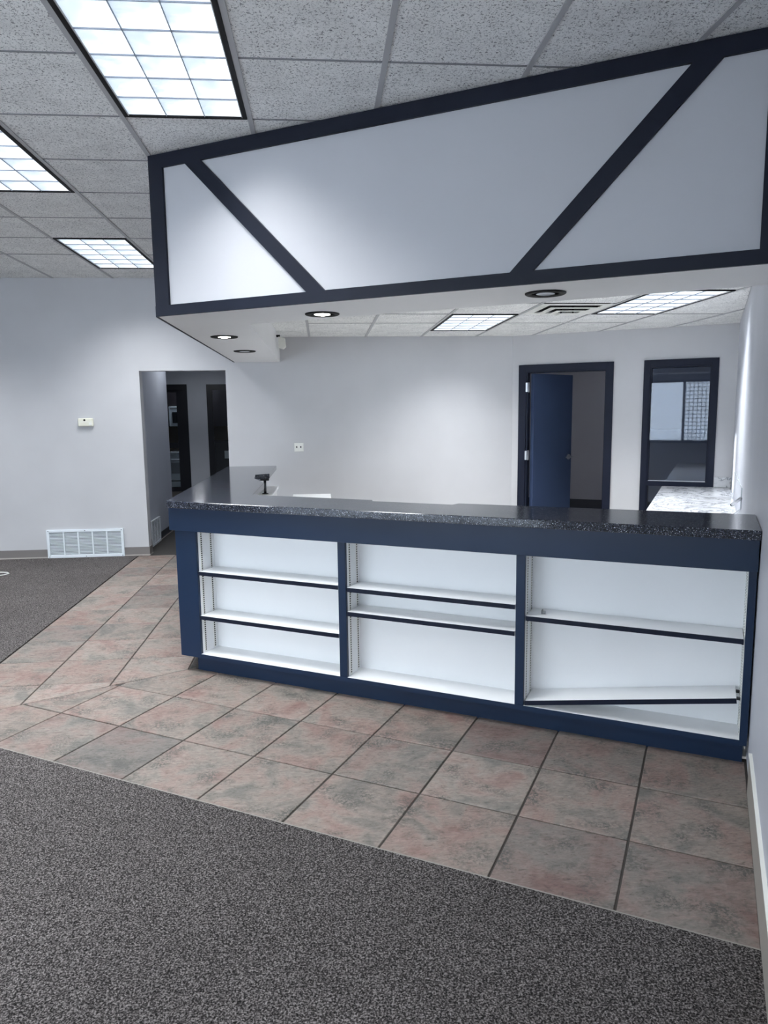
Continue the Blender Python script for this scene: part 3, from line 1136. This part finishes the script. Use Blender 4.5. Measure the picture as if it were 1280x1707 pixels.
# ------------------------------------------------------------------ office door
d1 = tag(thing('door_1', 'navy office door standing open in a dark frame', None, (-1.47, NA, 0), True), kind='structure')
fo0, fo1, ft = -1.975, -0.965, 2.032
fr = MB()
fr.box(fo0, DM0 + .012, NA - .018, NA - .0005, 0, ft); fr.box(DM1 - .012, fo1, NA - .018, NA - .0005, 0, ft)
fr.box(DM0 + .012, DM1 - .012, NA - .018, NA - .0005, DZ - .012, ft)
part('casing', fr, 'navy_frame', d1, bevel=.002)
jb = MB()
jb.box(DM0, DM0 + .03, NA, NA + .12, 0, DZ); jb.box(DM1 - .02, DM1, NA, NA + .12, 0, DZ); jb.box(DM0 + .03, DM1 - .02, NA, NA + .12, DZ - .02, DZ)
part('jamb', jb, 'navy_frame', d1)
# leaf swung into the office
hx, hy = DM0 + .045, NA + .085
ex, ey = -1.553, 8.70
dl = math.hypot(ex - hx, ey - hy)
du = ((ex - hx) / dl, (ey - hy) / dl)
dn = (du[1], -du[0])           # towards +m side (visible face)
def leaf_pt(a, b):
    return (hx + du[0] * a + dn[0] * b, hy + du[1] * a + dn[1] * b)
leaf = part('leaf', MB().prism([leaf_pt(0, 0), leaf_pt(dl, 0), leaf_pt(dl, .042), leaf_pt(0, .042)], .012, DZ - .024), 'navy_door', d1, bevel=.002)
lv = MB()
c0 = leaf_pt(dl - .06, .042)
ax = Vector((dn[0], dn[1], 0)); al = Vector((du[0], du[1], 0))
P0 = Vector((c0[0], c0[1], .985))
lv.tube([P0, P0 + ax * .012], .032, 20)
lv.tube([P0 + ax * .010, P0 + ax * .055], .011, 12)
lv.tube([P0 + ax * .050, P0 + ax * .056 - al * .03, P0 + ax * .054 - al * .11], .010, 10)
sub('lever_handle', lv, 'chrome', leaf, smooth=False)
for zz in (1.79, 1.037, .25):
    hg = MB()
    hg.lathe([(.008, zz - .055), (.008, zz + .055)], 10, (DM0 + .034, NA + .03, 0))
    hg.box(DM0 + .0302, DM0 + .033, NA + .012, NA + .075, zz - .05, zz + .05)
    hg.box(DM0 + .010, DM0 + .032, NA - .020, NA - .0182, zz - .05, zz + .05)
    part('hinge', hg, 'chrome', d1)

# ------------------------------------------------------------------ office window
w1 = tag(thing('window_1', 'tall dark-framed interior window reflecting daylight', None, (-.31, NA, 0), True), kind='structure')
fr = MB()
wo0, wo1 = -.665, .040
fr.box(wo0, WM0 + .002, NA - .02, NA - .0005, .06, 2.032); fr.box(WM1 - .002, wo1, NA - .02, NA - .0005, .06, 2.032)
fr.box(WM0 + .002, WM1 - .002, NA - .02, NA - .0005, WZ1 - .005, 2.032); fr.box(WM0 + .002, WM1 - .002, NA - .02, NA - .0005, .06, WZ0 + .005)
part('casing', fr, 'navy_frame', w1, bevel=.002)
fr = MB()
fr.box(WM0, WM0 + .018, NA, NA + .12, WZ0, WZ1); fr.box(WM1 - .018, WM1, NA, NA + .12, WZ0, WZ1)
fr.box(WM0 + .018, WM1 - .018, NA, NA + .12, WZ1 - .014, WZ1); fr.box(WM0 + .018, WM1 - .018, NA, NA + .12, WZ0, WZ0 + .02)
part('jamb', fr, 'navy_frame', w1)
part('rail', MB().box(WM0 + .0, WM1 - .0, NA - .015, NA + .10, .735, .785), 'navy_frame', w1, bevel=.002)
part('sill_bead', MB().box(WM0 + .018, WM1 - .018, NA + .002, NA + .012, .785, .793), 'chrome', w1)
part('pane', MB().box(WM0 + .018, WM1 - .018, NA + .014, NA + .020, .785, WZ1 - .014), 'glass_office', w1)
part('pane', MB().box(WM0 + .018, WM1 - .018, NA + .014, NA + .020, WZ0 + .02, .735), 'glass_office', w1)

# ------------------------------------------------------------------ marble side counter along the right wall
sc_ = thing('side_counter', 'white base cabinet under the marble top by the right wall', 'cabinet', (-.1, 6.0, 0), True)
part('cabinet_body', MB().box(-.40, MR - .004, 4.45, NA - .025, .1, .705), 'shelf_white', sc_)
part('toe_kick', MB().box(-.36, MR - .004, 4.48, NA - .025, 0, .1), 'navy', sc_)
for i in range(4):
    a = 4.47 + i * .86
    dd = part('door', MB().box(-.418, -.4005, a, a + .84, .115, .695), 'shelf_white', sc_, bevel=.002)
    sub('knob', MB().lathe([(.008, -.436), (.008, -.418)], 10, (0, a + .78, .62), axis='x'), 'chrome', dd)
mt = thing('marble_top', 'white marble worktop with grey veins beside the right wall', 'worktop', (-.1, 6.0, .706), True)
part('slab', MB().box(-.445, MR - .002, 4.43, NA - .022, .706, .738), 'marble', mt, bevel=.003)
part('backsplash', MB().box(.043, MR - .002, NA - .021, NA - .001, .7385, .842), 'marble', mt, bevel=.002)

# pen in a clear wall holder above the marble top
t_ = thing('pen_holder', 'clear acrylic holder frame on the right wall above the marble top', 'holder', (MR, 5.6, .74), True)
hb = MB()
hx0 = MR - .004
for a, b in (((hx0, 5.30, .86), (hx0, 5.30, 1.00)), ((hx0, 5.30, .86), (MR - .05, 5.75, .745)), ((MR - .05, 5.75, .745), (MR - .045, 6.30, .745)), ((MR - .045, 6.30, .745), (hx0, 6.9, .83)), ((hx0, 5.30, 1.0), (hx0, 6.9, .98))):
    hb.tube([a, b], .003, 6)
part('holder_frame', hb, 'acrylic_edge', t_)
t_ = thing('pen', 'silver pen with a black tip propped above the marble top', 'pen', (MR - .05, 5.6, .77), True)
part('barrel', MB().tube([(MR - .012, 5.21, .938), (MR - .04, 5.78, .83)], .011, 10), 'chrome', t_, smooth=True)
part('tip', MB().tube([(MR - .04, 5.78, .83), (MR - .0425, 5.83, .8205)], .0125, 10), 'black', t_, smooth=True)


# ------------------------------------------------------------------ wall return grille
def grille(name, label, W0, W1, Z0, Z1, cols, to3, base):
    t_ = thing(name, label, 'vent grille', base)

    def bx(mb, a0, a1, z0, z1, d0, d1):
        p, q = to3(a0, d0), to3(a1, d1)
        return mb.box(min(p[0], q[0]), max(p[0], q[0]), min(p[1], q[1]), max(p[1], q[1]), z0, z1)
    fw = .027
    fr = MB()
    bx(fr, W0, W0 + fw, Z0, Z1, 0, .02); bx(fr, W1 - fw, W1, Z0, Z1, 0, .02)
    bx(fr, W0 + fw, W1 - fw, Z0, Z0 + fw, 0, .02); bx(fr, W0 + fw, W1 - fw, Z1 - fw, Z1, 0, .02)
    part('frame', fr, 'grille_white', t_, bevel=.002)
    part('back_plate', bx(MB(), W0 + fw, W1 - fw, Z0 + fw, Z1 - fw, 0, .002), 'grille_back', t_)
    cw = (W1 - W0 - 2 * fw) / cols
    for k in range(1, cols):
        a = W0 + fw + k * cw
        part('divider', bx(MB(), a - .007, a + .007, Z0 + fw, Z1 - fw, .002, .018), 'grille_white', t_)
    ns = 18
    hh = (Z1 - Z0 - 2 * fw) / ns
    for i in range(ns):
        z0 = Z0 + fw + i * hh
        part('slat', bx(MB(), W0 + fw, W1 - fw, z0 + hh * .12, z0 + hh * .62, .003, .014), 'grille_white', t_)
    for a in (W0 + .02, (W0 + W1) / 2, W1 - .02):
        for zz in (Z0 + .012, Z1 - .012):
            bx_ = bx(MB(), a - .004, a + .004, zz - .004, zz + .004, .02, .022)
            part('screw', bx_, 'steel_dark', t_)
    return t_


grille('return_grille', 'wide white return air grille at the base of the left wall', -3.012, -2.197, .004, .312, 5, lambda a, d: (a, YW - .001 - d), (-2.6, YW, 0))
grille('return_grille', 'white return air grille low on the hallway wall inside the opening', 8.43, 8.87, .004, .306, 3, lambda a, d: (-2.029 + d, a), (-2.03, 8.65, 0))

# ------------------------------------------------------------------ thermostat and outlet
t_ = thing('thermostat', 'cream thermostat with a black dial on the left wall', 'thermostat', (-2.515, YW, 1.40))
part('case', MB().box(-2.592, -2.437, YW - .035, YW - .0005, 1.425, 1.512), 'cream_plastic', t_, bevel=.008)
part('display', MB().lathe([(.011, YW - .038), (.011, YW - .034)], 16, (-2.522, 0, 1.492), axis='y'), 'black', t_)
part('cover_line', MB().box(-2.585, -2.444, YW - .0368, YW - .0345, 1.472, 1.476), 'white_plastic', t_)
part('buttons', MB().box(-2.478, -2.450, YW - .0375, YW - .0345, 1.438, 1.464), 'white_plastic', t_, bevel=.001)
t_ = thing('wall_outlet', 'white double wall plate with two sockets on the blank wall', 'outlet', (-.262, YW, 1.11))
part('plate', MB().box(-.312, -.210, YW - .009, YW - .0005, 1.118, 1.214), 'white_plastic', t_, bevel=.003)
for xx in (-.284, -.240):
    s_ = part('socket', MB().lathe([(.016, YW - .0115), (.016, YW - .008)], 16, (xx, 0, 1.166), axis='y'), 'white_plastic', t_)
    sub('slot', MB().box(xx - .006, xx + .006, YW - .0122, YW - .0110, 1.158, 1.178), 'black', s_)

# ------------------------------------------------------------------ cable on the carpet
pts = [(-3.9, 7.40), (-3.55, 7.32), (-3.25, 7.235), (-3.14, 7.20), (-3.105, 7.15), (-3.13, 7.09), (-3.20, 7.03), (-3.35, 6.99), (-3.7, 7.0)]
t_ = thing('cable_loop', 'loop of thin white cable lying on the carpet at left', 'cable', (-3.3, 7.15, 0.004))
part('cable_run', MB().tube([(x, y, .009) for x, y in pts], .005, 8), 'cable', t_, smooth=True)

# ------------------------------------------------------------------ hallway end: glazed door, window, kitchenette
d2 = tag(thing('door_2', 'dark glazed door at the end of the hallway', None, (-3.1, YH, 0)), kind='structure')
fr = MB()
fr.box(-3.50, -3.40, YH - .02, YH + .12, 0, 2.14); fr.box(-2.78, -2.655, YH - .02, YH - .0005, 0, 2.14)
fr.box(-3.40, -2.78, YH - .02, YH + .0, 2.03, 2.14)
part('casing', fr, 'dark_frame', d2)
st = MB()
st.box(-3.40, -3.30, YH + .02, YH + .06, .01, 2.03); st.box(-2.875, -2.78, YH + .02, YH + .06, .01, 2.03)
st.box(-3.30, -2.875, YH + .02, YH + .06, .01, .09); st.box(-3.30, -2.875, YH + .02, YH + .06, 1.98, 2.03)
lf = part('leaf', st, 'dark_frame', d2)
sub('mid_rail', MB().box(-3.30, -2.875, YH + .015, YH + .065, .885, .99), 'dark_frame', lf)
sub('pane', MB().box(-3.30, -2.875, YH + .037, YH + .043, .09, .885), 'glass_clear', lf)
sub('pane', MB().box(-3.30, -2.875, YH + .037, YH + .043, .99, 1.98), 'glass_clear', lf)
w4 = bars_window('window_4', 'dark-framed hallway window into the kitchenette', (-1.8, YH, .3), False, -2.275, -1.3, .22, 2.135, YH - .02, YH + .0, .115, [])

t_ = thing('microwave', 'white microwave seen through the glazed hallway door', 'microwave', (-2.8, 15.05, 1.31))
part('case', MB().box(-3.125, -2.45, 15.05, 15.45, 1.31, 1.715), 'appliance', t_, bevel=.008)
part('door_window', MB().box(-3.055, -2.68, 15.044, 15.05, 1.375, 1.60), 'black', t_)
part('vent_strip', MB().box(-3.10, -2.48, 15.045, 15.05, 1.655, 1.69), 'grey_plastic', t_)
t_ = thing('stove', 'white stove seen through the glazed hallway door', 'stove', (-2.85, 15.0, 0))
part('body', MB().box(-3.16, -2.50, 15.0, 15.6, .06, .74), 'appliance', t_, bevel=.006)
part('cooktop', MB().box(-3.17, -2.49, 14.98, 15.6, .74, .79), 'appliance', t_, bevel=.008)
part('door_window', MB().box(-3.12, -2.60, 14.992, 15.0, .345, .57), 'grey_plastic', t_)
part('door_handle', MB().tube([(-3.10, 14.965, .63), (-2.56, 14.965, .63)], .014, 10), 'appliance', t_)
part('drawer_gap', MB().box(-3.15, -2.51, 14.995, 15.0, .18, .20), 'black', t_)
t_ = thing('wall_cabinet', 'dark upper kitchenette cabinets beyond the hallway door', 'cabinet', (-2.2, 15.2, 1.33))
part('body', MB().box(-4.0, -3.14, 15.2, 16.19, 1.30, 2.3), 'dark_wood', t_)
part('body', MB().box(-2.44, -1.05, 15.2, 16.19, 1.30, 2.3), 'dark_wood', t_)
part('bridge', MB().box(-3.14, -2.44, 15.2, 16.19, 1.73, 2.3), 'dark_wood', t_)
t_ = thing('base_cabinet', 'dark lower kitchenette cabinets seen through the hallway window', 'cabinet', (-1.8, 15.1, 0))
part('body', MB().box(-2.44, -1.05, 15.1, 16.19, 0, .94), 'dark_wood', t_)
part('worktop', MB().box(-2.44, -1.05, 15.08, 16.19, .94, .975), 'dark_wood', t_)
t_ = thing('paper_sheet', 'small white notice on the dark cabinet behind the hallway window', 'notice', (-1.96, 15.09, .63))
part('sheet', MB().box(-2.04, -1.90, 15.094, 15.0985, .63, .79), 'white_plastic', t_)

# hallway downlight, then unseen lamps added to brighten the side rooms
t_ = thing('hall_light', 'ceiling downlight of the hallway', 'downlight', (-1.72, 9.35, 2.5))
part('trim_ring', MB().lathe([(.10, 2.511), (.13, 2.511), (.13, 2.503), (.10, 2.503)], 24, (-1.72, 9.35, 0)), 'black', t_)
part('lamp', MB().lathe([(.099, 2.511), (.09, 2.50), (.001, 2.49)], 20, (-1.72, 9.35, 0)), 'hall_lamp', t_)
troffer(-3.0, 11.4, 2.461, 'fluorescent ceiling light of the hallway beyond the opening')  # unseen fixture added to raise the hallway brightness
t_ = thing('hall_light', 'second ceiling downlight farther along the hallway', 'downlight', (-2.3, 13.4, 2.5))  # extra lamp added to lift the far hallway wall
part('trim_ring', MB().lathe([(.10, 2.511), (.13, 2.511), (.13, 2.503), (.10, 2.503)], 24, (-2.3, 13.4, 0)), 'black', t_)
part('lamp', MB().lathe([(.099, 2.511), (.09, 2.50), (.001, 2.49)], 20, (-2.3, 13.4, 0)), 'hall_lamp', t_)
t_ = thing('kitchenette_light', 'ceiling light of the kitchenette', 'ceiling light', (-2.3, 14.9, 2.5))  # no visible source here; lamp added to show the appliances
part('lamp', MB().lathe([(.11, 2.511), (.10, 2.48), (.001, 2.46)], 20, (-2.6, 14.95, 0)), 'hall_lamp', t_)
